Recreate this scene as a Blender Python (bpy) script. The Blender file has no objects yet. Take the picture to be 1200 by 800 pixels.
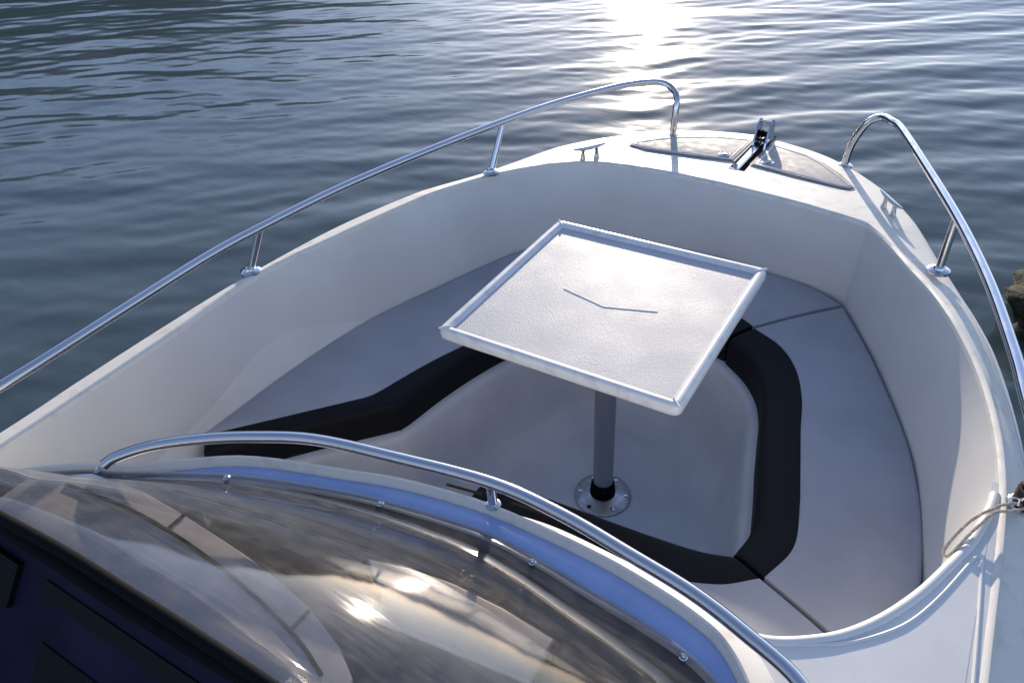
import bpy, bmesh, math, random
import numpy as np
from mathutils import Vector, Matrix
random.seed(4)
SC = bpy.context.scene
COL = SC.collection

# ------------------------------------------------------------------ camera
PITCH, ROLL, YAW = 0.638, -0.058, 0.576
cam_d = bpy.data.cameras.new('camera'); cam = bpy.data.objects.new('camera', cam_d); COL.objects.link(cam)
Fv = Vector((-math.sin(YAW)*math.cos(PITCH), math.cos(YAW)*math.cos(PITCH), -math.sin(PITCH)))
Rv = Vector((math.cos(YAW), math.sin(YAW), 0)); Uv = Rv.cross(Fv)
R2 = Rv*math.cos(ROLL)+Uv*math.sin(ROLL); U2 = -Rv*math.sin(ROLL)+Uv*math.cos(ROLL)
M = Matrix((R2, U2, -Fv)).transposed().to_4x4(); M.translation = Vector((0.658, -1.449, 1.742))
cam.matrix_world = M
cam_d.sensor_width = 36; cam_d.lens = 925.56/1200*36
cam_d.clip_start = 0.02; cam_d.clip_end = 9000
SC.camera = cam

# ------------------------------------------------------------------ light
SUN_AZ = math.radians(-22.2)      # from +Y (the bow), negative = to port
SUN_EL = math.radians(10.6)
sdir = Vector((math.sin(SUN_AZ)*math.cos(SUN_EL), math.cos(SUN_AZ)*math.cos(SUN_EL), math.sin(SUN_EL)))
W = bpy.data.worlds.new('World'); SC.world = W; W.use_nodes = True
nt = W.node_tree; nt.nodes.clear()
wo = nt.nodes.new('ShaderNodeOutputWorld'); bg = nt.nodes.new('ShaderNodeBackground'); sky = nt.nodes.new('ShaderNodeTexSky')
sky.sky_type = 'NISHITA'; sky.sun_disc = False; sky.sun_elevation = SUN_EL; sky.sun_rotation = SUN_AZ
sky.air_density = 1.0; sky.dust_density = 0.6; sky.ozone_density = 3.0; sky.altitude = 300
hs = nt.nodes.new('ShaderNodeHueSaturation'); hs.inputs['Saturation'].default_value = 0.76
tint = nt.nodes.new('ShaderNodeMix'); tint.data_type = 'RGBA'; tint.blend_type = 'MULTIPLY'; tint.inputs[0].default_value = 1
tint.inputs[7].default_value = (1.0, 0.99, 1.10, 1)
nt.links.new(sky.outputs[0], hs.inputs['Color']); nt.links.new(hs.outputs[0], tint.inputs[6]); nt.links.new(tint.outputs[2], bg.inputs[0])
bg.inputs[1].default_value = 0.15
nt.links.new(bg.outputs[0], wo.inputs[0])
sl = bpy.data.lights.new('sun', 'SUN'); so = bpy.data.objects.new('sun', sl); COL.objects.link(so)
sl.energy = 3.6; sl.angle = math.radians(0.5); sl.color = (1.0, 0.87, 0.70)
so.rotation_euler = sdir.to_track_quat('Z', 'Y').to_euler(); so.location = (-3, 8, 6)
SC.view_settings.view_transform = 'Standard'; SC.view_settings.look = 'None'
SC.view_settings.exposure = 0.92; SC.view_settings.gamma = 1.0
SC.cycles.use_denoising = True
SC.cycles.max_bounces = 10; SC.cycles.transparent_max_bounces = 16

# ------------------------------------------------------------------ materials
def mat(name, col=(.5,.5,.5), rough=.5, metal=0., spec=.5, noise=None, bump=None, coat=0., coatr=.05, rnoise=None, aniso=None):
    m = bpy.data.materials.new(name); m.use_nodes = True
    n = m.node_tree; b = n.nodes['Principled BSDF']; L = n.links
    b.inputs['Base Color'].default_value = (*col, 1); b.inputs['Roughness'].default_value = rough
    b.inputs['Metallic'].default_value = metal; b.inputs['Specular IOR Level'].default_value = spec
    b.inputs['Coat Weight'].default_value = coat; b.inputs['Coat Roughness'].default_value = coatr
    tc = n.nodes.new('ShaderNodeTexCoord')
    def tex(scale, detail=4, stretch=None, dist=0):
        t = n.nodes.new('ShaderNodeTexNoise'); t.inputs['Scale'].default_value = scale; t.inputs['Detail'].default_value = detail
        t.inputs['Distortion'].default_value = dist
        if stretch:
            mp = n.nodes.new('ShaderNodeMapping'); mp.inputs['Scale'].default_value = stretch
            L.new(tc.outputs['Object'], mp.inputs[0]); L.new(mp.outputs[0], t.inputs['Vector'])
        else: L.new(tc.outputs['Object'], t.inputs['Vector'])
        return t
    if noise:      # (scale, colour2, lo, hi)
        t = tex(noise[0], 6); r = n.nodes.new('ShaderNodeValToRGB')
        r.color_ramp.elements[0].position = noise[2]; r.color_ramp.elements[1].position = noise[3]
        r.color_ramp.elements[0].color = (*noise[1], 1); r.color_ramp.elements[1].color = (*col, 1)
        L.new(t.outputs[0], r.inputs[0]); L.new(r.outputs[0], b.inputs['Base Color'])
    if rnoise:     # (scale, lo, hi, stretch)
        t = tex(rnoise[0], 5, rnoise[3] if len(rnoise) > 3 else None); mr = n.nodes.new('ShaderNodeMapRange')
        mr.inputs[1].default_value = .35; mr.inputs[2].default_value = .65
        mr.inputs[3].default_value = rnoise[1]; mr.inputs[4].default_value = rnoise[2]
        L.new(t.outputs[0], mr.inputs[0]); L.new(mr.outputs[0], b.inputs['Roughness'])
    if bump:       # (scale, strength, distance, detail)
        t = tex(bump[0], bump[3] if len(bump) > 3 else 3); bp = n.nodes.new('ShaderNodeBump')
        bp.inputs['Strength'].default_value = bump[1]; bp.inputs['Distance'].default_value = bump[2]
        L.new(t.outputs[0], bp.inputs['Height']); L.new(bp.outputs[0], b.inputs['Normal'])
    return m

gel = mat('gelcoat', (.74,.73,.70), .32, noise=(5,(.66,.65,.62),.3,.6), bump=(60,.06,.001), rnoise=(14,.25,.5))
gel_deck = mat('gelcoat_deck', (.71,.68,.62), .5, spec=.3, noise=(28,(.62,.585,.52),.32,.46), bump=(420,.5,.0008,5), rnoise=(25,.42,.65))
nonskid = mat('nonskid_deck', (.47,.455,.43), .65, spec=.2, noise=(60,(.37,.355,.335),.40,.56), bump=(380,1.0,.0016,4), rnoise=(30,.55,.75))
liner_m = mat('liner', (.62,.63,.65), .45, noise=(4,(.48,.49,.52),.3,.7), bump=(150,.1,.0008))
wall_m = mat('coaming_gelcoat', (.70,.69,.67), .55, noise=(3,(.62,.61,.60),.3,.6), bump=(30,.08,.0015))
vinyl = mat('grey_vinyl', (.37,.38,.42), .5, noise=(7,(.33,.34,.38),.35,.6), bump=(9,.25,.006,6))
black_v = mat('black_vinyl', (.008,.008,.010), .6, spec=.15, bump=(500,.35,.0005))
steel = mat('polished_steel', (.62,.63,.66), .12, 1.0, rnoise=(25,.08,.17))
alu = mat('brushed_aluminium', (.42,.43,.46), .38, 1.0, rnoise=(60,.3,.5,(1,1,.05)))
plate_m = mat('anodised_plate', (.55,.56,.58), .32, .85, noise=(60,(.4,.41,.43),.4,.6))
table_m = mat('table_moulding', (.47,.47,.49), .5, spec=.28, noise=(5,(.44,.44,.455),.35,.65), bump=(460,1.0,.0009,6), rnoise=(9,.46,.54))
rim_m = mat('table_rim', (.74,.73,.71), .3, noise=(30,(.62,.61,.6),.35,.5), bump=(80,.1,.0006))
rubber = mat('black_rubber', (.005,.005,.006), .8, spec=.08)
hole_m = mat('dark_recess', (.02,.02,.022), .7)
helm_m = mat('navy_vinyl', (.014,.013,.034), .7, spec=.1, bump=(400,.3,.0005), noise=(8,(.008,.008,.02),.35,.65))
helm_b = mat('black_panel', (.004,.004,.005), .6, spec=.15)
dash_m = mat('dash_vinyl', (.045,.042,.040), .5, noise=(12,(.055,.05,.048),.35,.6), bump=(120,.2,.0006))
tray_m = mat('dash_tray', (.86,.83,.78), .38, noise=(6,(.66,.63,.58),.35,.55))
rope_m = mat('rope_fibre', (.68,.58,.44), .9, noise=(300,(.40,.31,.22),.4,.6), bump=(900,.8,.001))
whip_m = mat('white_fibre', (.75,.73,.68), .9, bump=(700,.8,.001))
line_m = mat('dark_cord', (.03,.022,.025), .8, noise=(120,(.12,.02,.02),.42,.5), bump=(600,.8,.001))
hull_m = mat('hull_gelcoat', (.72,.71,.69), .25, noise=(3,(.64,.63,.6),.3,.6))
rock_m = mat('mossy_rock', (.036,.032,.018), .95, noise=(26,(.008,.011,.005),.46,.56), bump=(60,1.0,.02,8))

def windscreen_mat():
    m = bpy.data.materials.new('smoked_acrylic'); m.use_nodes = True; n = m.node_tree; L = n.links; n.nodes.clear()
    out = n.nodes.new('ShaderNodeOutputMaterial'); tc = n.nodes.new('ShaderNodeTexCoord')
    tr = n.nodes.new('ShaderNodeBsdfTransparent'); tr.inputs[0].default_value = (.77,.745,.73,1)
    df = n.nodes.new('ShaderNodeBsdfDiffuse'); df.inputs[0].default_value = (.40,.39,.38,1)
    gl = n.nodes.new('ShaderNodeBsdfGlossy'); gl.inputs['Color'].default_value = (1,1,1,1)
    mp = n.nodes.new('ShaderNodeMapping'); mp.inputs['Scale'].default_value = (4,70,70); mp.inputs['Rotation'].default_value = (0,0,.45)
    st = n.nodes.new('ShaderNodeTexNoise'); st.inputs['Scale'].default_value = 2.2; st.inputs['Detail'].default_value = 7
    L.new(tc.outputs['Object'], mp.inputs[0]); L.new(mp.outputs[0], st.inputs['Vector'])
    cl = n.nodes.new('ShaderNodeTexNoise'); cl.inputs['Scale'].default_value = 30; cl.inputs['Detail'].default_value = 6
    L.new(tc.outputs['Object'], cl.inputs['Vector'])
    mr = n.nodes.new('ShaderNodeMapRange'); mr.inputs[1].default_value = .35; mr.inputs[2].default_value = .7; mr.inputs[3].default_value = .03; mr.inputs[4].default_value = .09
    L.new(st.outputs[0], mr.inputs[0]); L.new(mr.outputs[0], gl.inputs['Roughness'])
    bp = n.nodes.new('ShaderNodeBump'); bp.inputs['Strength'].default_value = .03; bp.inputs['Distance'].default_value = .0005
    L.new(st.outputs[0], bp.inputs['Height']); L.new(bp.outputs[0], gl.inputs['Normal'])
    mx = n.nodes.new('ShaderNodeMath'); mx.operation = 'MULTIPLY'; L.new(st.outputs[0], mx.inputs[0]); L.new(cl.outputs[0], mx.inputs[1])
    r2 = n.nodes.new('ShaderNodeMapRange'); r2.inputs[1].default_value = .12; r2.inputs[2].default_value = .42; r2.inputs[3].default_value = .01; r2.inputs[4].default_value = .10
    L.new(mx.outputs[0], r2.inputs[0])
    m1 = n.nodes.new('ShaderNodeMixShader'); L.new(r2.outputs[0], m1.inputs[0]); L.new(tr.outputs[0], m1.inputs[1]); L.new(df.outputs[0], m1.inputs[2])
    lw = n.nodes.new('ShaderNodeLayerWeight'); lw.inputs[0].default_value = .5
    pw = n.nodes.new('ShaderNodeMath'); pw.operation = 'POWER'; pw.inputs[1].default_value = 4.6; L.new(lw.outputs['Facing'], pw.inputs[0])
    fr = n.nodes.new('ShaderNodeMath'); fr.operation = 'MULTIPLY_ADD'; fr.inputs[1].default_value = .8; fr.inputs[2].default_value = .025; L.new(pw.outputs[0], fr.inputs[0])
    m2 = n.nodes.new('ShaderNodeMixShader'); L.new(fr.outputs[0], m2.inputs[0]); L.new(m1.outputs[0], m2.inputs[1]); L.new(gl.outputs[0], m2.inputs[2])
    L.new(m2.outputs[0], out.inputs[0]); return m
acryl = windscreen_mat()

def water_mat():
    m = bpy.data.materials.new('lake_water'); m.use_nodes = True; n = m.node_tree; L = n.links
    b = n.nodes['Principled BSDF']
    b.inputs['Base Color'].default_value = (.050,.072,.076,1); b.inputs['Roughness'].default_value = .115
    b.inputs['IOR'].default_value = 1.38; b.inputs['Specular IOR Level'].default_value = .5
    tc = n.nodes.new('ShaderNodeTexCoord'); mp = n.nodes.new('ShaderNodeMapping')
    mp.inputs['Rotation'].default_value = (0,0,-.45); mp.inputs['Scale'].default_value = (1,2.6,1)
    L.new(tc.outputs['Object'], mp.inputs[0])
    t = n.nodes.new('ShaderNodeTexNoise'); t.inputs['Scale'].default_value = 5.5; t.inputs['Detail'].default_value = 4; t.inputs['Distortion'].default_value = .4
    L.new(mp.outputs[0], t.inputs['Vector'])
    bp = n.nodes.new('ShaderNodeBump'); bp.inputs['Strength'].default_value = .12; bp.inputs['Distance'].default_value = .01
    L.new(t.outputs[0], bp.inputs['Height']); L.new(bp.outputs[0], b.inputs['Normal'])
    return m
water_m = water_mat()
hill_m = mat('wooded_hillside', (.035,.045,.022), .9, noise=(.06,(.015,.02,.01),.35,.65))

# ------------------------------------------------------------------ helpers
def tag(o, label=None, cat=None, group=None, kind=None):
    if label: o['label'] = label
    if cat: o['category'] = cat
    if group: o['group'] = group
    if kind: o['kind'] = kind
    return o
def empty(name, loc=(0,0,0)):
    o = bpy.data.objects.new(name, None); o.location = loc; o.empty_display_size = .1; COL.objects.link(o); return o
def finish(name, bm, m, parent=None, smooth=True, ang=40, weld=True):
    if weld: bmesh.ops.remove_doubles(bm, verts=bm.verts, dist=1e-5)
    bmesh.ops.recalc_face_normals(bm, faces=bm.faces)
    me = bpy.data.meshes.new(name); bm.to_mesh(me); bm.free()
    me.materials.append(m)
    if smooth:
        me.polygons.foreach_set('use_smooth', [True]*len(me.polygons))
        me.set_sharp_from_angle(angle=math.radians(ang))
    o = bpy.data.objects.new(name, me); COL.objects.link(o)
    if parent:
        o.parent = parent
        off = Vector((0,0,0)); p = parent
        while p: off += p.location; p = p.parent
        o.location = -off
    return o
def cr(pts, n):
    """Catmull-Rom through pts, n samples per span; works on 2-D or 3-D"""
    P = [np.array(p, float) for p in pts]; P = [2*P[0]-P[1]] + P + [2*P[-1]-P[-2]]; out = []
    for i in range(1, len(P)-2):
        for k in range(n):
            t = k/n; a, b, c, d = P[i-1], P[i], P[i+1], P[i+2]
            out.append(.5*((2*b)+(-a+c)*t+(2*a-5*b+4*c-d)*t*t+(-a+3*b-3*c+d)*t**3))
    out.append(P[-2]); return out
def grid(bm, rows, close=False):
    """rows of equal length -> quads"""
    V = [[bm.verts.new(p) for p in r] for r in rows]
    for i in range(len(V)-1):
        m = len(V[i])
        for j in range(m if close else m-1):
            k = (j+1) % m
            try: bm.faces.new((V[i][j], V[i][k], V[i+1][k], V[i+1][j]))
            except ValueError: pass
    return V
def tube(bm, pts, r, seg=12, caps=True):
    P = [Vector(p) for p in pts]; n = len(P); rr = r if hasattr(r, '__len__') else [r]*n
    T = [(P[min(i+1, n-1)]-P[max(i-1, 0)]).normalized() for i in range(n)]
    a = T[0].orthogonal().normalized(); rows = []
    for i in range(n):
        a = (a - T[i]*a.dot(T[i])).normalized(); b = T[i].cross(a)
        rows.append([P[i]+(a*math.cos(2*math.pi*k/seg)+b*math.sin(2*math.pi*k/seg))*rr[i] for k in range(seg)])
    V = grid(bm, rows, True)
    if caps: bm.faces.new(V[0][::-1]); bm.faces.new(V[-1])
def lathe(bm, prof, c=(0,0,0), seg=32, axis=None):
    """prof [(r,z)]; optional axis quaternion"""
    rows = []
    for r, z in prof:
        ring = []
        for k in range(seg):
            v = Vector((r*math.cos(2*math.pi*k/seg), r*math.sin(2*math.pi*k/seg), z))
            if axis is not None: v = axis @ v
            ring.append(v + Vector(c))
        rows.append(ring)
    V = grid(bm, rows, True)
    if prof[0][0] > 1e-6: bm.faces.new(V[0][::-1])
    if prof[-1][0] > 1e-6: bm.faces.new(V[-1])
def box(bm, c, s, rot=None, bev=0):
    r = bmesh.ops.create_cube(bm, size=1); vs = r['verts']
    for v in vs:
        v.co = Vector((v.co.x*s[0], v.co.y*s[1], v.co.z*s[2]))
        if rot is not None: v.co = rot @ v.co
        v.co += Vector(c)
    if bev:
        es = list({e for v in vs for e in v.link_edges}); bmesh.ops.bevel(bm, geom=es, offset=bev, segments=2, affect='EDGES')
def slab(bm, poly, z0, z1, bev=.002):
    """extruded polygon with a rounded top edge; z0, z1 may be functions of (x,y)"""
    f0 = z0 if callable(z0) else (lambda x, y: z0); f1 = z1 if callable(z1) else (lambda x, y: z1)
    P = [Vector((p[0], p[1])) for p in poly]; n = len(P)
    def inset(d):
        out = []
        for i in range(n):
            a = (P[i]-P[i-1]).normalized(); b = (P[(i+1) % n]-P[i]).normalized()
            na = Vector((-a.y, a.x)); nb = Vector((-b.y, b.x)); m = (na+nb)
            m = m/max(m.dot(na), .4) if m.length > 1e-6 else na
            out.append(P[i]+m*d*sgn)
        return out
    area = sum(P[i].x*P[(i+1) % n].y-P[(i+1) % n].x*P[i].y for i in range(n)); sgn = 1 if area > 0 else -1
    rows = [[(p.x, p.y, f0(p.x, p.y)) for p in P], [(p.x, p.y, f1(p.x, p.y)-bev) for p in P],
            [(p.x, p.y, f1(p.x, p.y)-bev*.3) for p in inset(bev*.3)], [(p.x, p.y, f1(p.x, p.y)) for p in inset(bev)]]
    V = grid(bm, rows, True); bm.faces.new(V[-1]); bm.faces.new(V[0][::-1])
def obj(name, m, parent, fn, **k):
    bm = bmesh.new(); fn(bm); return finish(name, bm, m, parent, **k)
def zg(y):
    """height of the gunwale above the cockpit sole"""
    if y < .3: return .675
    if y < .75: return .675-.035*(y-.3)/.45
    if y < 1.15: return .64-.03*(y-.75)/.4
    return .61-.012*min((y-1.15)/.2, 1)

# ================================================================== WATER
WZ = -.12
def build_water():
    def axis(a, b, s, far):
        c = list(np.arange(a, b, s)); step = s; x = c[-1]
        up = []
        while x < far: step *= 1.35; x += step; up.append(x)
        step = s; x = c[0]; dn = []
        while x > -far: step *= 1.35; x -= step; dn.append(x)
        return np.array(dn[::-1]+c+up)
    X = axis(-10.5, 4.5, .026, 4000); Y = axis(-2.5, 11.5, .026, 4000)
    gx, gy = np.meshgrid(X, Y)
    rng = np.random.RandomState(11); Z = np.zeros_like(gx)
    base = math.radians(119)      # main travel direction: waves come from ahead, a little to port
    wx = .10*np.sin(gx*.9+gy*.4)+.08*np.sin(gy*1.3-gx*.5+1); wy = .10*np.sin(gx*.7-gy*1.1+2)
    for i in range(90):
        lam = .10*(.95/.10)**rng.rand()
        spread = .22 if lam > .5 else .32
        th = base + rng.randn()*spread; k = 2*math.pi/lam
        slope = .0056*(lam/.3)**-.12 * (.6+.8*rng.rand())
        ph = rng.rand()*6.283
        Z += (slope/k)*np.sin(k*((gx+wx)*math.cos(th)+(gy+wy)*math.sin(th))+ph)
    # calmer and rougher patches
    patch = 1.0+.35*np.sin(gx*.55+1.3*np.sin(gy*.31)+.5)*np.sin(gy*.47+.8*np.sin(gx*.4))
    Z *= patch
    fx = np.clip(1-np.maximum(np.maximum(-10.5-gx, gx-4.5), 0)/3, 0, 1); fy = np.clip(1-np.maximum(np.maximum(-2.5-gy, gy-11.5), 0)/3, 0, 1)
    Z = Z*fx*fy + WZ
    ny, nx = gx.shape
    co = np.stack([gx, gy, Z], -1).reshape(-1, 3).astype(np.float32)
    idx = np.arange(nx*ny).reshape(ny, nx)
    q = np.stack([idx[:-1, :-1], idx[:-1, 1:], idx[1:, 1:], idx[1:, :-1]], -1).reshape(-1, 4)
    me = bpy.data.meshes.new('water'); me.vertices.add(len(co)); me.vertices.foreach_set('co', co.ravel())
    me.loops.add(q.size); me.loops.foreach_set('vertex_index', q.ravel().astype(np.int32))
    me.polygons.add(len(q)); me.polygons.foreach_set('loop_start', np.arange(0, q.size, 4, dtype=np.int32))
    me.polygons.foreach_set('loop_total', np.full(len(q), 4, dtype=np.int32))
    me.polygons.foreach_set('use_smooth', np.ones(len(q), dtype=bool))
    me.update(); me.validate(); me.materials.append(water_m)
    o = bpy.data.objects.new('water', me); COL.objects.link(o); tag(o, kind='structure')
build_water()

def build_hill():
    """wooded far shore, off to port and ahead; the picture shows only its reflection"""
    bm = bmesh.new(); rng = random.Random(3); rows = []
    for j in range(12):
        t = j/11; row = []
        for i in range(121):
            az = math.radians(-130 + i*1.3)                 # measured from the bow, clockwise
            a = math.degrees(az)
            hgt = 8 + 104*math.exp(-((a+82)/24)**2) + 46*math.exp(-((a+46)/12)**2)+ 5*math.sin(a*.31)+3*math.sin(a*.9+1)
            hgt *= .55 if a > -30 else 1
            r = 160 + 120*t; z = WZ-1 + hgt*math.sin(t*math.pi/2)**.8 + (rng.random()*3.5 if j > 0 else 0)
            row.append((r*math.sin(az), r*math.cos(az), z))
        rows.append(row)
    grid(bm, rows); o = finish('hill', bm, hill_m, ang=180); tag(o, kind='structure')
build_hill()

def build_rock(name, c, s, seed, label):
    bm = bmesh.new(); bmesh.ops.create_icosphere(bm, subdivisions=5, radius=1); rng = np.random.RandomState(seed)
    w = [(rng.randn(3)*f, rng.rand()*6.28, a) for f, a in ((1.4,.16),(2.2,.12),(3.5,.08),(6,.06),(9,.04),(15,.03),(24,.03),(38,.025),(60,.015))]
    for v in bm.verts:
        p = np.array(v.co); d = 1+sum(a*math.sin(float(p@k)+ph)*1.2 for k, ph, a in w)
        v.co = Vector((p[0]*d*s[0]+c[0], p[1]*d*s[1]+c[1], p[2]*d*s[2]+c[2]))
    o = finish(name, bm, rock_m, ang=180); tag(o, label, 'rock', 'weedy rocks at the waterline')
build_rock('shore_rock', (1.29, 1.72, -.20), (.38, .52, .20), 5, 'brown weed-covered rock breaking the water beside the starboard bow rail')
build_rock('shore_rock', (1.34, 1.42, -.20), (.30, .34, .16), 9, 'smaller low dark rock just in front of the weed-covered one by the starboard rail')

# ================================================================== BOAT
boat = empty('motorboat', (0, -.8, 0))
tag(boat, 'white open motorboat bow cockpit seen from the helm, with chrome rails and smoked windscreen', 'motorboat')

G = [(-.86,-3),(-.86,-1.6),(-.856,-1.03),(-.858,-.83),(-.863,-.594),(-.874,-.308),(-.822,-.031),(-.745,.270),(-.665,.50),(-.612,.60),
     (-.55,.69),(-.47,.76),(-.38,.80),(-.2,.823),(-.018,.817),(.033,.812),(.2,.79),(.32,.765),(.435,.733),(.468,.705),(.52,.63),(.59,.51),
     (.68,.355),(.79,.09),(.850,-.20),(.862,-.6),(.865,-1),(.865,-1.6),(.86,-3)]
H = [(-.95,-3),(-.95,-1.6),(-.935,-1.03),(-.938,-.80),(-.938,-.56),(-.928,-.29),(-.884,.041),(-.80,.337),(-.73,.53),(-.68,.70),
     (-.61,.88),(-.50,1.06),(-.36,1.20),(-.20,1.305),(-.018,1.347),(.033,1.345),(.20,1.285),(.322,1.193),(.43,1.07),(.518,.95),(.60,.80),(.69,.60),
     (.78,.38),(.86,.115),(.92,-.2),(.955,-.6),(.96,-1),(.96,-1.6),(.95,-3)]
OB = [(-.85,-3),(-.85,-1.6),(-.847,-1.03),(-.850,-.83),(-.855,-.60),(-.853,-.33),(-.808,-.04),(-.715,.26),(-.63,.49),(-.575,.60),
      (-.52,.67),(-.45,.73),(-.36,.785),(-.2,.815),(0,.83),(.06,.828),(.19,.81),(.32,.79),(.425,.752),(.455,.712),(.52,.60),(.575,.50),
      (.66,.32),(.745,.10),(.808,-.215)]
K = [(.850,-.20),(.848,-.25),(.837,-.313),(.825,-.365),(.799,-.434),(.771,-.501),(.734,-.568),(.695,-.620),(.655,-.656),(.596,-.692),(.53,-.706)]
KB = [(.808,-.215),(.808,-.27),(.80,-.33),(.79,-.38),(.77,-.435),(.745,-.495),(.71,-.555),(.675,-.60),(.64,-.63),(.59,-.668),(.53,-.682)]
NS = 8
Gs, Hs, Os = cr(G, NS), cr(H, NS), cr(OB, NS)
DEC = [(0,-.012),(.0025,-.004),(.009,0),(.5,.0),(-1.,-.002),(-.70,-.010),(-.40,-.024),(-.15,-.038),(0,-.050)]
def deck_rows(Gp, Hp):
    rows = []
    for g, h in zip(Gp, Hp):
        w = np.linalg.norm(h-g); d = (h-g)/w; row = []
        ow = .045 if g[1] > .1 else .045+.025*min((.1-g[1])/.3, 1); ow = min(ow, w-.018); port = g[0] < 0
        if port: ow = .020
        S = [(o, dz) for o, dz in DEC[:3]]+[(.013, 0)]
        tl = (-.009 if port else -.013)*min(max((.2-w)/.08, 0), 1); S += [(.013+(w-.013-ow)*k/12, tl*k/12) for k in range(1, 12)]
        S += [(w+o*ow, tl+dz) for o, dz in DEC[4:]]
        for s_, dz in S:
            p = g+d*s_; crown = .006*math.sin(math.pi*s_/w)*min(max((w-.1)/.2, 0), 1)
            row.append((p[0], p[1], zg(p[1])+dz+crown))
        rows.append(row)
    return rows
CH = (.953, 1.292)
def f(bm):
    grid(bm, deck_rows(Gs, Hs))
    bm.faces.ensure_lookup_table()
    kill = [f_ for f_ in bm.faces if (lambda c: -.018 < c.x < .033 and .945 < c.y < 1.30)(f_.calc_center_median())]
    global CH
    ys = [v.co.y for f_ in kill for v in f_.verts]; CH = (min(ys)+.001, max(ys)-.001)
    bmesh.ops.delete(bm, geom=kill, context='FACES')
gun = obj('gunwale_deck', gel_deck, boat, f, ang=35)
def f(bm):
    x0, x1 = -.018, .033; za = lambda y: zg(y)+.0055
    for x in (x0, x1): grid(bm, [[(x, y, za(y)) for y in CH], [(x, y, .545) for y in CH]])
    grid(bm, [[(x0, CH[0], .545), (x0, CH[1], .545)], [(x1, CH[0], .545), (x1, CH[1], .545)]])
    for y in CH: grid(bm, [[(x0, y, za(y)), (x1, y, za(y))], [(x0, y, .545), (x1, y, .545)]])
obj('anchor_channel', mat('channel_liner', (.30,.30,.31), .6, noise=(30,(.18,.18,.185),.35,.6)), boat, f, smooth=False)
# inner walls (coaming)
def f(bm):
    top = [(g[0], g[1], zg(g[1])-.012) for g in Gs[:24*NS+1]] ; bot = [(o[0], o[1], .36) for o in Os]
    ks, kb = cr(K, NS), cr(KB, NS)
    top += [(g[0], g[1], zg(g[1])-.012) for g in ks[1:]]; bot += [(o[0], o[1], .36) for o in kb[1:]]
    rows = []
    for t in (0, .03, .15, .4, .7, 1):
        rows.append([tuple(np.array(a)*(1-t)+np.array(b)*t) for a, b in zip(top, bot)])
    rows.append([(b[0]*.985, b[1], .0) for b in bot])
    grid(bm, rows)
obj('cockpit_wall', wall_m, boat, f, ang=50)
# starboard side deck with rolled lip
def f(bm):
    ks = cr(K, NS)[7:]; rows = []
    for p in ks:
        row = []
        for t in (0, .006, .02, .05): row.append((p[0]+(.0 if t else 0), p[1]-t, .663+.009*min(t/.006, 1)))
        row.append((p[0], min(p[1]-.06, -1.0), .672)); row.append((p[0], -1.7, .672)); rows.append(row)
    grid(bm, rows)
    e = [(.850,-.2),(.858,-.6),(.866,-1.0),(.866,-1.7)]
    grid(bm, [[(x+.008, y, .6712) for x, y in e], [(.842, y, .6716) for x, y in e]])
obj('side_deck', gel, boat, f)
def f(bm):
    ks = cr(K, NS)[4:]; tube(bm, [(p[0], p[1]-.006, .668) for p in ks], .0095, 12)
obj('rolled_lip', gel, boat, f)
def f(bm):
    pts = [(.868,-.9,.672),(.858,-.62,.672),(.846,-.405,.672),(.841,-.392,.672),(.832,-.402,.672),(.795,-.505,.672),(.757,-.580,.672),(.699,-.643,.672),(.655,-.672,.672),(.60,-.702,.672)]
    tube(bm, cr(pts, 5), .0028, 8)
obj('panel_bead', gel, boat, f)
# hull outside
def offs(P, d):
    out = []
    for i in range(len(P)):
        a = P[max(i-1, 0)]; b = P[min(i+1, len(P)-1)]; t = (b-a)/max(np.linalg.norm(b-a), 1e-9)
        out.append(P[i]+np.array((-t[1], t[0]))*d)
    return out
def f(bm):
    rows = []
    for d, dz, ab in ((0,-.060,0),(-.03,-.10,0),(-.07,-.2,0),(-.14,0,.12),(-.26,0,-.12),(-.45,0,-.40)):
        ps = offs(Hs, d); rows.append([(p[0], p[1], (zg(h[1])+dz) if dz else ab) for p, h in zip(ps, Hs)])
    grid(bm, rows)
    grid(bm, [[(-.95,-3,.64),(.95,-3,.64)],[(-.6,-2.9,-.4),(.6,-2.9,-.4)]])
obj('hull', hull_m, boat, f)
def f(bm):
    prof = [(-.004,-.046),(.006,-.050),(.009,-.060),(.006,-.072),(-.02,-.076)]
    tls = [-.013*min(max((.2-np.linalg.norm(h-g))/.08, 0), 1) for g, h in zip(Gs, Hs)]
    grid(bm, [[(p[0], p[1], zg(h[1])+dz+q) for p, h, q in zip(offs(Hs, d), Hs, tls)] for d, dz in prof])
obj('rub_rail', mat('rub_rail_vinyl', (.55,.55,.56), .5, bump=(60,.2,.001)), boat, f)
# sole
def f(bm):
    xs = np.linspace(-.86,.86,40); ys = np.linspace(-2.98,.86,80)
    grid(bm, [[(x, y, 0) for x in xs] for y in ys])
obj('cockpit_sole', liner_m, boat, f)

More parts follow.
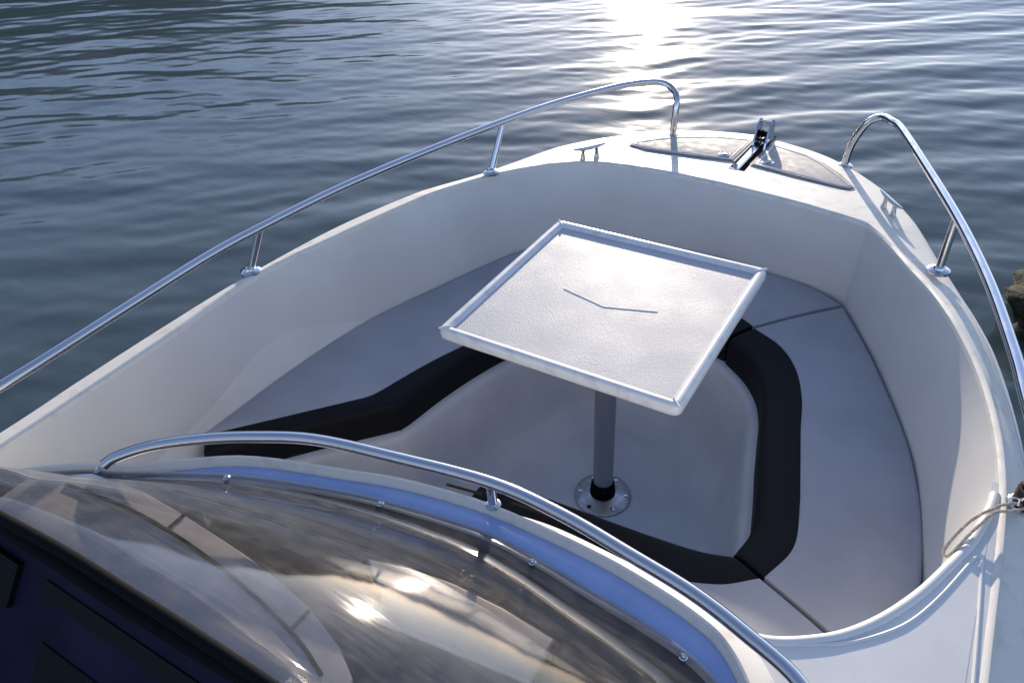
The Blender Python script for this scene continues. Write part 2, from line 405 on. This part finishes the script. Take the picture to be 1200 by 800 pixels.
# ---- cushions -----------------------------------------------------
PO = [(-.45,.705),(-.53,.635),(-.612,.536),(-.733,.205),(-.79,.05),(-.825,-.105),(-.840,-.20),(-.846,-.28),(-.850,-.35),(-.854,-.46),(-.855,-.63)]
PM = [(-.25,.485),(-.33,.43),(-.395,.24),(-.45,.06),(-.505,-.09),(-.538,-.205),(-.550,-.250),(-.566,-.290),(-.605,-.337),(-.716,-.464),(-.846,-.612)]
PI_ = [(-.20,.403),(-.27,.345),(-.33,.25),(-.390,.11),(-.425,.0),(-.452,-.12),(-.466,-.215),(-.476,-.270),(-.500,-.305),(-.64,-.462),(-.80,-.66)]
FO = [(-.44,.718),(-.36,.772),(-.2,.805),(0,.822),(.188,.802),(.33,.780),(.438,.722)]
FM = [(-.243,.493),(-.19,.515),(-.12,.527),(0,.53),(.12,.528),(.19,.518),(.238,.492)]
FI = [(-.193,.412),(-.15,.425),(-.1,.432),(0,.435),(.1,.432),(.15,.423),(.190,.412)]
SO = [(.447,.712),(.515,.595),(.588,.461),(.689,.247),(.739,.11),(.781,-.05),(.803,-.227),(.797,-.36),(.772,-.462)]
SM = [(.245,.483),(.335,.432),(.40,.35),(.445,.24),(.474,.12),(.505,.0),(.540,-.14),(.556,-.25),(.526,-.350)]
SI = [(.197,.404),(.27,.345),(.325,.275),(.357,.20),(.380,.11),(.405,.01),(.440,-.12),(.463,-.23),(.450,-.316)]
AO = [(-.125,-.695),(.15,-.668),(.40,-.67),(.62,-.63),(.765,-.470)]
AM = [(-.125,-.455),(.15,-.45),(.33,-.449),(.445,-.415),(.518,-.358)]
AI = [(-.125,-.37),(.15,-.357),(.30,-.348),(.385,-.339),(.444,-.324)]
ZC = .372
def drop(d, r):
    return 0 if d >= r else r-math.sqrt(max(r*r-(r-d)**2, 0))
def patch(bm, A, B, r0, r1, rend, zb, crown=.004, tilt0=0, tilt1=0, n=8):
    A = cr(A, n); B = cr(B, n); N = len(A)
    L = sum(np.linalg.norm((A[i+1]+B[i+1])/2-(A[i]+B[i])/2) for i in range(N-1))
    us = [(0, 0)] + [(rend*k/L, rend*k) for k in (.1,.35,.7,1)]
    mid = np.linspace(us[-1][0], 1-us[-1][0], N)[1:-1]
    U = us+[(u, rend) for u in mid]+[(1-u, d) for u, d in us[::-1]]
    rows = []
    for u, du in U:
        s = u*(N-1); i = min(int(s), N-2); t = s-i
        a = A[i]*(1-t)+A[i+1]*t; b = B[i]*(1-t)+B[i+1]*t; w = max(np.linalg.norm(b-a), 1e-4)
        v0 = [(min(r0*k/w, .45), r0*k) for k in (0,.1,.35,.7,1)]; v1 = [(max(1-r1*k/w, .55), r1*k) for k in (1,.7,.35,.1,0)]
        V = v0+[(x, 9) for x in np.linspace(v0[-1][0], v1[0][0], 7)[1:-1]]+v1
        row = [(a[0], a[1], zb)]
        for q, (v, dv) in enumerate(V):
            p = a*(1-v)+b*v
            dz = drop(dv, r0) if q < 5 else (drop(dv, r1) if q >= len(V)-5 else 0)
            z = ZC+crown*math.sin(math.pi*v)+tilt0*(1-v)+tilt1*v-max(dz, drop(du, rend))
            row.append((p[0], p[1], z))
        row.append((b[0], b[1], zb)); rows.append(row)
    rows = [[(p[0], p[1], zb) for p in rows[0]]]+rows+[[(p[0], p[1], zb) for p in rows[-1]]]
    grid(bm, rows)
def cushion(O, Mi, I, label):
    c = empty('seat_cushion', (O[len(O)//2][0]*.5+I[len(I)//2][0]*.5, O[len(O)//2][1]*.5+I[len(I)//2][1]*.5, .275))
    tag(c, label, 'cushion', 'grey and black cushions round the bow cockpit')
    obj('cushion_pad', vinyl, c, lambda bm: patch(bm, O, Mi, .014, .003, .006, .278))
    obj('edge_trim', black_v, c, lambda bm: patch(bm, Mi, I, .003, .022, .006, .276, crown=.003, tilt1=-.006))
    return c
cushion(PO, PM, PI_, 'grey seat cushion with black edge along the port wall, left of the table')
cushion(FO, FM, FI, 'forward grey cushion with black edge under the foredeck, mostly behind the table')
cushion(SO, SM, SI, 'long grey seat cushion with wide black edge along the starboard wall')
cushion(AO, AM, AI, 'aft cushion in front of the windscreen, mostly black edge showing below the chrome hoop')

# seat base liner: lip and coved wall down to the sole
def f(bm):
    ring = PI_[::-1]+FI[1:-1]+SI+AI[::-1][1:]
    ring[-1] = (-.118,-.385); ring += [(-.128,-.46),(-.128,-.66),(-.128,-.95)]
    P = cr(ring, 6); rows = []
    for d, z in ((.03,.277),(-.004,.277),(-.018,.274),(-.024,.268),(-.028,.255),(-.036,.20),(-.050,.10),(-.062,.055),(-.082,.026),(-.110,.009),(-.145,.0015),(-.165,-.002)):
        rows.append([(p[0], p[1], z) for p in offs(P, d)])
    grid(bm, rows)
obj('seat_liner', liner_m, boat, f, ang=60)

# ---- console, dash, windscreen --------------------------------------
R_ = [(-.88,-1.22),(-.76,-1.07),(-.65,-.985),(-.545,-.932),(-.382,-.812),(-.187,-.746),(-.057,-.709),(.096,-.684),(.21,-.668),(.33,-.672),(.42,-.680),(.50,-.686),(.565,-.715),(.63,-.775),(.69,-.87),(.73,-1.05),(.74,-1.3)]
C_ = [(-.87,-1.23),(-.755,-1.08),(-.645,-.993),(-.542,-.94),(-.378,-.824),(-.183,-.757),(-.055,-.720),(.096,-.698),(.225,-.697),(.335,-.703),(.425,-.716),(.49,-.731),(.54,-.752),(.59,-.80),(.645,-.885),(.685,-1.05),(.70,-1.3)]
W_ = [(-.90,-1.26),(-.78,-1.095),(-.66,-1.0),(-.545,-.945),(-.366,-.856),(-.2,-.80),(-.072,-.768),(.106,-.742),(.225,-.746),(.341,-.761),(.42,-.771),(.497,-.785),(.555,-.81),(.60,-.85),(.645,-.93),(.675,-1.08),(.685,-1.3)]
T_ = [(-.80,-1.42),(-.68,-1.275),(-.55,-1.235),(-.43,-1.22),(-.333,-1.214),(-.193,-1.207),(-.06,-1.206),(.058,-1.205),(.165,-1.203),(.25,-1.203),(.32,-1.204),(.39,-1.206),(.45,-1.212),(.50,-1.222),(.54,-1.25),(.56,-1.3),(.57,-1.4)]
D_ = [(x*1.02, -1.122-.012*min(max((.1-x)/.4, 0), 1)) for x, y in T_]
Rs, Cs, Ws, Ts, Ds = [cr(x, 6) for x in (R_, C_, W_, T_, D_)]
ZD = .682
def f(bm):
    rows = [[(p[0], p[1], .01) for p in Rs], [(p[0], p[1], .645) for p in Rs], [(p[0], p[1], .672) for p in Rs],
            [(p[0], p[1], .680) for p in offs(Rs, -.002)], [(p[0], p[1], .685) for p in offs(Rs, -.006)],
            [(p[0], p[1], .7015) for p in offs(Cs, .004)], [(p[0], p[1], .700) for p in Cs],
            [(p[0], p[1], ZD+.004) for p in offs(Cs, -.004)], [(p[0], p[1], ZD) for p in offs(Cs, -.008)],
            [(p[0], p[1], ZD) for p in offs(Ws, -.012)]]
    grid(bm, rows)
obj('console', gel_deck, boat, f, ang=35)
def f(bm):
    rows = [[(p[0], p[1], ZD-.0005) for p in offs(Ws, -.012)]]
    for t in (.25,.5,.75,1): rows.append([(w[0]*(1-t)+d[0]*t, (w[1]-.012)*(1-t)+d[1]*t, ZD-.0005) for w, d in zip(Ws, Ds)])
    rows.append([(d[0], d[1]-.008, ZD-.006) for d in Ds]); rows.append([(d[0], d[1]-.012, ZD-.03) for d in Ds])
    grid(bm, rows)
blue_m = mat('plain_blue', (.30,.42,.72), .25, noise=(12,(.27,.38,.66),.35,.6))  # mid blue for the band between console rim and windscreen foot
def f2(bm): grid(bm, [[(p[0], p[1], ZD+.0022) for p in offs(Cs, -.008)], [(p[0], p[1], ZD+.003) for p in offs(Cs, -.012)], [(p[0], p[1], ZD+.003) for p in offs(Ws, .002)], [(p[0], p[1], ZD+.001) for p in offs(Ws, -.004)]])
obj('blue_band', blue_m, boat, f2)
dash = obj('dashboard', dash_m, boat, f)
def f(bm): tube(bm, [(d[0], d[1]-.006, ZD-.008) for d in Ds], .013, 10)
obj('edge_moulding', rubber, dash, f)
def f(bm): slab(bm, [(-.013,-.887),(.06,-.868),(.137,-.858),(.23,-.858),(.322,-.866),(.325,-.942),(.20,-.955),(.072,-.969),(.05,-.93)], ZD, ZD+.016, .004)
tray = obj('dash_tray', tray_m, dash, f)
def f(bm): tube(bm, [(x, y, ZD+.003) for x, y in [(-.020,-.887),(.06,-.861),(.137,-.851),(.23,-.851),(.329,-.860),(.333,-.946),(.20,-.962),(.072,-.976),(.042,-.93),(-.020,-.887)]], .005, 8)
obj('tray_gasket', rubber, tray, f)
def f(bm): slab(bm, [(-.60,-.985),(-.47,-.968),(-.365,-.970),(-.28,-.974),(-.201,-.979),(-.10,-.991),(-.032,-1.004),(.053,-1.032),(.10,-1.06),(.12,-1.115),(-.2,-1.128),(-.70,-1.128),(-.70,-1.05)], ZD, ZD+.014, .004)
obj('instrument_pod', mat('pod_vinyl', (.60,.60,.61), .5, noise=(9,(.52,.52,.53),.35,.6)), dash, f)
def f(bm):
    L0 = cr([(-.617,-1.028),(-.48,-1.012),(-.354,-1.009),(-.19,-1.022),(-.024,-1.051),(.06,-1.08)], 4)
    tube(bm, [(p[0], p[1], ZD+.0145) for p in L0], .0035, 8)
    for x, y in ((-.36,-.99),(-.03,-1.027)): box(bm, (x, y, ZD+.0145), (.006,.036,.004))
obj('pod_seam', rubber, dash, f)
# helm face below the dash
def f(bm):
    rows = []
    for y, z in ((-1.139,ZD-.02),(-1.14,.64),(-1.30,.44),(-1.32,.42),(-1.32,.0)): rows.append([(x, y, z) for x in np.linspace(-.86,.74,30)])
    grid(bm, rows)
helm = obj('helm_panel', helm_m, boat, f)
def hp(x, t, o=0):   # point on the sloped helm face
    return Vector((x, -1.14-.16*t, .64-.20*t))+Vector((0,-.781,.625))*o
def helm_box(name, x0, x1, t0, t1, h, m):
    def f(bm):
        P = [(x0,t0),(x1,t0),(x1,t1),(x0,t1)]
        grid(bm, [[hp(x,t,-.001) for x, t in P],[hp(x,t,h) for x, t in P]], True); bm.faces.new([bm.verts.new(hp(x,t,h)) for x, t in P])
    return obj(name, m, helm, f)
helm_box('gauge_cluster', -.50,-.10,.50,.98,.003,helm_b); helm_box('vent_slot', -.53,-.12,.10,.22,.003,helm_b); helm_box('chart_display', -.85,-.60,.10,.42,.012,helm_b)
# windscreen shell
def wprof():
    rows = []
    for t, zz in ((0,.0),(.04,.001),(.08,.003),(.12,.010),(.17,.028),(.235,.052),(.30,.079),(.45,.132),(.6,.18),(.75,.22),(.88,.245),(1,.265)):
        rows.append([(w[0]*(1-t)+q[0]*t, w[1]*(1-t)+q[1]*t, .6885+zz*(1-.12*max(0, -.45-w[0])/.4)-.45*t*(lambda a: a**3/(a+.12) if a > 0 else 0)(w[0]*(1-t)+q[0]*t+.06)) for w, q in zip(Ws, Ts)])
    return rows
wr = wprof()
def f(bm): grid(bm, wr)
ws = obj('windscreen', acryl, boat, f, ang=180)
sm = ws.modifiers.new('thickness', 'SOLIDIFY'); sm.thickness = .004; sm.offset = 0
def f(bm): tube(bm, [(p[0], p[1], p[2]) for p in wr[-1]], .0085, 10)
obj('top_trim', rubber, ws, f)
scr_me = None
for (x, y) in ((-.60,-.975),(-.366,-.869),(-.072,-.781),(.225,-.760),(.497,-.799),(.655,-1.05)):
    if scr_me is None:
        def f(bm): lathe(bm, [(.0065,0),(.0065,.0015),(.0045,.003),(.0042,.006),(.003,.0075),(0,.008)], seg=16)
        s0 = obj('screw', steel, None, f); scr_me = s0.data; s = s0
    else: s = bpy.data.objects.new('screw', scr_me); COL.objects.link(s)
    s.parent = ws; s.location = (x-ws.location.x-boat.location.x, y-ws.location.y-boat.location.y, .6915)
    s.location = (x, y, .6915)
# hoop rail in front of the windscreen
hoop_pts = [(-.593,-.962,.700),(-.575,-.942,.712),(-.520,-.898,.728),(-.432,-.846,.742),(-.34,-.80,.75),(-.236,-.753,.75),(-.083,-.72,.75),(.104,-.689,.75),(.245,-.693,.75),(.375,-.713,.75),(.478,-.731,.75),(.562,-.757,.75),(.653,-.797,.75),(.71,-.87,.75),(.745,-1.0,.75),(.76,-1.2,.74),(.762,-1.3,.68)]
hoop = obj('windscreen_rail', steel, boat, lambda bm: tube(bm, cr(hoop_pts, 6), .0112, 18))
def f(bm): tube(bm, [(.108,-.692,.698),(.105,-.690,.742)], .0085, 16); lathe(bm, [(.014,0),(.014,.002),(.010,.004)], (.108,-.692,.699), 20)
obj('stanchion', steel, hoop, f)
# hatch slot strip on the console rim
for gx_, gy_, gw_, ga_ in ((.045,-.688,.07,9),(.18,-.671,.09,5)):
    def f(bm): box(bm, (gx_, gy_, .7022), (gw_,.004,.003), Matrix.Rotation(math.radians(ga_),3,'Z'))
    obj('locker_gasket', rubber, boat, f)

# ---- rails ----------------------------------------------------------
def stanchion(parent, base, top, r=.0095):
    def f(bm): tube(bm, [base, top], r, 16)
    s = obj('stanchion', steel, parent, f)
    def g(bm): lathe(bm, [(.027,-.004),(.027,.002),(.024,.004),(.014,.006),(.012,.012),(r,.014)], base, 28)
    obj('flange', steel, s, g)
prail = [(-.80,-2.2,.70),(-.84,-2.1,.79),(-.86,-1.7,.80),(-.855,-1.3,.80),(-.848,-.974,.80),(-.859,-.671,.801),(-.866,-.437,.803),(-.851,-.266,.806),(-.812,-.003,.809),(-.743,.277,.811),(-.653,.582,.812),(-.583,.802,.808),(-.481,1.042,.800),(-.417,1.159,.790),(-.373,1.215,.777),(-.335,1.220,.762),(-.304,1.195,.742),(-.298,1.177,.70),(-.300,1.172,.612)]
pr_o = obj('bow_rail', steel, boat, lambda bm: tube(bm, cr(prail, 8), .0115, 18)); pr_o['label'] = 'long chrome bow rail along the port gunwale'
stanchion(pr_o, (-.662,.518,.668), (-.652,.590,.810)); stanchion(pr_o, (-.905,-.295,.675), (-.852,-.27,.806)); stanchion(pr_o, (-.90,-1.3,.675), (-.857,-1.3,.80))
def g(bm): lathe(bm, [(.025,-.004),(.025,.002),(.022,.004),(.0125,.006)], (-.300,1.172,zg(1.172)), 28)
obj('flange', steel, pr_o, g)
srail = [(.299,1.165,.612),(.303,1.165,.66),(.312,1.163,.70),(.335,1.162,.755),(.358,1.160,.78),(.385,1.145,.793),(.415,1.10,.80),(.444,1.055,.803),(.520,.875,.806),(.661,.520,.810),(.754,.250,.810),(.818,.018,.808),(.842,-.085,.806),(.875,-.25,.803),(.895,-.5,.80),(.90,-1.0,.80),(.90,-1.7,.80),(.88,-2.1,.79),(.86,-2.2,.70)]
sr_o = obj('bow_rail', steel, boat, lambda bm: tube(bm, cr(srail, 8), .0115, 18)); sr_o['label'] = 'long chrome bow rail along the starboard gunwale'
stanchion(sr_o, (.658,.508,.668), (.661,.522,.808)); stanchion(sr_o, (.895,-.235,.672), (.876,-.24,.803)); stanchion(sr_o, (.905,-1.3,.675), (.90,-1.3,.80))
def g(bm): lathe(bm, [(.025,-.004),(.025,.002),(.022,.004),(.0125,.006)], (.299,1.165,zg(1.165)), 28)
obj('flange', steel, sr_o, g)

# ---- cleats ---------------------------------------------------------
def cleat(c, d):
    a = math.atan2(d[1], d[0]); q = Matrix.Rotation(a, 3, 'Z'); c = Vector(c)
    def w(x, y, z): return c+q@Vector((x, y, z))
    def f(bm):
        pts = [w(-.060,0,.041),(w(-.05,0,.0395)),w(-.03,0,.037),w(0,0,.036),w(.03,0,.037),w(.05,0,.0395),w(.060,0,.041)]
        tube(bm, pts, [.002,.0042,.006,.0065,.006,.0042,.002], 12)
    o = obj('cleat', steel, boat, f)
    for s in (-1, 1):
        def g(bm): tube(bm, [w(s*.026,0,-.002),w(s*.026,0,.006),w(s*.0255,0,.02),w(s*.024,0,.035)], [.0095,.0085,.006,.006], 14)
        obj('cleat_post', steel, o, g)
cleat((-.455,.812,zg(.83)+.003), (.6,.8)); cleat((.487,.835,zg(.83)+.003), (.62,-.78))

# ---- foredeck hatches -----------------------------------------------
zd = lambda x, y: zg(y)+.006*math.sin(math.pi*min(max((y-.81)/.52, 0), 1))
seal_m = mat('grey_seal', (.16,.155,.15), .7)
def hatch(poly, latch):
    poly = poly
    def f(bm): slab(bm, poly, lambda x, y: zd(x, y)-.012, lambda x, y: zd(x, y)+.006, .002)
    h = obj('hatch_lid', nonskid, boat, f, ang=30)
    def f(bm):
        c = np.mean(np.array(poly), 0); P = [np.array(p) for p in poly]+[np.array(poly[0])]
        q = [p+(p-c)/np.linalg.norm(p-c)*.009 for p in P]
        grid(bm, [[(p[0], p[1], zd(*p)+.0035) for p in P], [(p[0], p[1], zd(*p)+.0035) for p in q]])
    obj('seal', seal_m, h, f)
    def f(bm):
        c = np.mean(np.array(poly), 0); P = [np.array(p) for p in poly]+[np.array(poly[0])]
        P = [p+(c-p)/np.linalg.norm(c-p)*.014 for p in P]
        tube(bm, [(p[0], p[1], zd(*p)+.0055) for p in P], .0022, 8)
    obj('lid_bead', gel, h, f)
    def f(bm): lathe(bm, [(.020,0),(.020,.003),(.016,.0045),(.0155,.002),(0,.002)], (latch[0], latch[1], zd(*latch)+.0058), 28)
    l = obj('latch', steel, h, f)
    def f(bm): box(bm, (latch[0], latch[1], zd(*latch)+.010), (.022,.007,.004), Matrix.Rotation(.4,3,'Z'), .0012)
    obj('latch_grip', plate_m, l, f)
hatch([(-.026,1.238),(-.15,1.212),(-.263,1.150),(-.33,1.08),(-.385,1.005),(-.380,.982),(-.31,.968),(-.15,.988),(-.026,1.008)], (-.064,1.037))
hatch([(.041,1.225),(.17,1.178),(.24,1.12),(.30,1.055),(.365,.965),(.355,.946),(.32,.947),(.18,.975),(.041,1.003)], (.083,1.032))
# ---- bow roller -----------------------------------------------------
def f(bm):
    box(bm, (-.004,1.10,zg(1.1)-.008), (.024,.30,.022), Matrix.Rotation(math.radians(-3),3,'X'), .003)
    tube(bm, [(-.008,.965,zg(.965)-.01),(-.008,.985,zg(.98)+.004)], .009, 10)
br = obj('bow_roller', steel, boat, f)
for x in (-.016, .026):
    def f(bm):
        P = [(1.19,.590),(1.20,.62),(1.222,.655),(1.240,.676),(1.260,.684),(1.278,.676),(1.286,.655),(1.285,.63),(1.30,.60),(1.31,.585)]
        a = [bm.verts.new((x-.003, y, z+.004)) for y, z in P]; b = [bm.verts.new((x+.003, y, z+.004)) for y, z in P]
        bm.faces.new(a[::-1]); bm.faces.new(b)
        for i in range(len(P)): bm.faces.new((a[i], a[(i+1) % len(P)], b[(i+1) % len(P)], b[i]))
    obj('cheek_plate', steel, br, f, smooth=False)
def f(bm):
    q = Vector((0,0,1)).rotation_difference(Vector((1,0,0)))
    lathe(bm, [(.008,-.017),(.014,-.014),(.009,0),(.014,.014),(.008,.017)], (.005,1.272,.628), 20, q)
obj('roller_wheel', rubber, br, f)
def f(bm):
    tube(bm, [(-.020,1.257,.680),(.030,1.257,.680)], .0045, 10)
obj('bail_pin', steel, br, f)

# ================================================================== TABLE
tb = empty('pedestal_table', (0,0,0)); tag(tb, 'square white moulded table on a grey pole in the middle of the cockpit', 'table')
HT = .2955
def rrect(h, r, n=5):
    out = []
    for cx, cy, a0 in ((h-r,h-r,0),(-h+r,h-r,90),(-h+r,-h+r,180),(h-r,-h+r,270)):
        for k in range(n+1):
            a = math.radians(a0+90*k/n); out.append((cx+r*math.cos(a), cy+r*math.sin(a)))
    return out
def f(bm):
    rows = []
    for ins, r, z in ((.020,.012,.6585),(.006,.016,.659),(.001,.018,.664),(0,.018,.672),(.0005,.018,.683),(.003,.017,.6885),(.007,.014,.6905)):
        rows.append([(x, y, z) for x, y in rrect(HT-ins, r)])
    V = grid(bm, rows, True); bm.faces.new(V[0][::-1])
    rows = []
    for ins, r, z in ((.007,.014,.6905),(.016,.006,.6905),(.019,.005,.689),(.024,.003,.683),(.027,.002,.6815)):
        rows.append([(x, y, z) for x, y in rrect(HT-ins, r)])
    grid(bm, rows, True)
obj('table_edge', rim_m, tb, f, ang=50)
def f(bm):
    h = HT-.0265; n = 24
    grid(bm, [[(-h+2*h*i/n, -h+2*h*j/n, .6817) for i in range(n+1)] for j in range(n+1)])
obj('tabletop', table_m, tb, f)
def f(bm):
    P = [(-.120,-.004),(.002,-.031),(.122,.007)]
    grid(bm, [[(x, y+o, z) for x, y in P] for o, z in ((-.0016,.6812),(-.0013,.6828),(.0013,.6828),(.0016,.6812))])
obj('chevron_ridge', rim_m, tb, f, smooth=False)
for s1, s2 in ((1,1),(-1,1),(-1,-1),(1,-1)):
    def f(bm): box(bm, (s1*(HT-.0135), s2*(HT-.0135), .6895), (.030,.0055,.0055), Matrix.Rotation(math.radians(45*s1*s2),3,'Z'), .0015)
    obj('corner_mitre', rim_m, tb, f)
obj('pole', alu, tb, lambda bm: tube(bm, [(0,0,.03),(0,0,.3),(0,0,.655)], .0285, 32))
obj('collar', rubber, tb, lambda bm: lathe(bm, [(.037,.010),(.037,.02),(.035,.042),(.033,.055),(.031,.060),(.0286,.061)], seg=32))
bp_ = obj('base_plate', plate_m, tb, lambda bm: lathe(bm, [(.0825,.002),(.0825,.005),(.080,.0075),(.060,.010),(.040,.015),(.036,.016),(.0,.016)], seg=48))
obj('table_bracket', plate_m, tb, lambda bm: lathe(bm, [(.034,.60),(.036,.63),(.075,.650),(.080,.6582),(0,.6582)], seg=32))
for k in range(6):
    a = math.radians(60*k+20)
    def f(bm): lathe(bm, [(.0065,.0),(.0065,.0012),(.004,.0022),(0,.0016)], (.066*math.cos(a), .066*math.sin(a), .0093), 14)
    obj('screw', steel if k != 4 else hole_m, bp_, f)

# ================================================================== ROPE
def rope(pts, r, turns):
    C = [Vector(p) for p in cr(pts, 14)]; bm = bmesh.new(); n = len(C)
    for s in range(3):
        out = []
        for i, p in enumerate(C):
            t = (C[min(i+1, n-1)]-C[max(i-1, 0)]).normalized(); a = t.cross(Vector((0,0,1))).normalized(); b = t.cross(a)
            th = 2*math.pi*(s/3+turns*i/n); out.append(p+(a*math.cos(th)+b*math.sin(th))*r*.55)
        tube(bm, out, r*.55, 7)
    return bm
b1 = rope([(.893,-.262,.690),(.872,-.285,.694),(.850,-.300,.694),(.832,-.335,.690),(.818,-.365,.683),(.806,-.392,.672),(.798,-.402,.662),(.792,-.393,.660),(.800,-.368,.672),(.818,-.330,.685),(.843,-.295,.692),(.868,-.266,.692),(.886,-.255,.688)], .0028, 34)
rp = finish('rope_loop', b1, rope_m); tag(rp, 'frayed tan rope loop tied to the starboard rail and hanging over the cockpit edge', 'rope')
def f(bm):
    rng = random.Random(2)
    for k in range(12):
        p = Vector((.885,-.250,.698)); pts = [p]
        d = Vector((rng.uniform(-.8,.6), rng.uniform(-.3,1), rng.uniform(.0,.9))).normalized()
        for j in range(4): d = (d+Vector((rng.uniform(-.5,.5), rng.uniform(-.5,.5), rng.uniform(-.6,.1)))).normalized(); pts.append(pts[-1]+d*.007)
        tube(bm, pts, .0013, 5)
obj('frayed_end', whip_m, rp, f)
def f(bm):
    pts = []
    for i in range(80):
        a = i*.42; pts.append((.893+.0165*math.cos(a), -.238+.0165*math.sin(a), .682+.00042*i+.002*math.sin(i*.7)))
    tube(bm, pts, .0045, 7)
tag(obj('lashing_cord', line_m, None, f), 'dark cord lashed round the foot of the starboard rail post', 'cord')
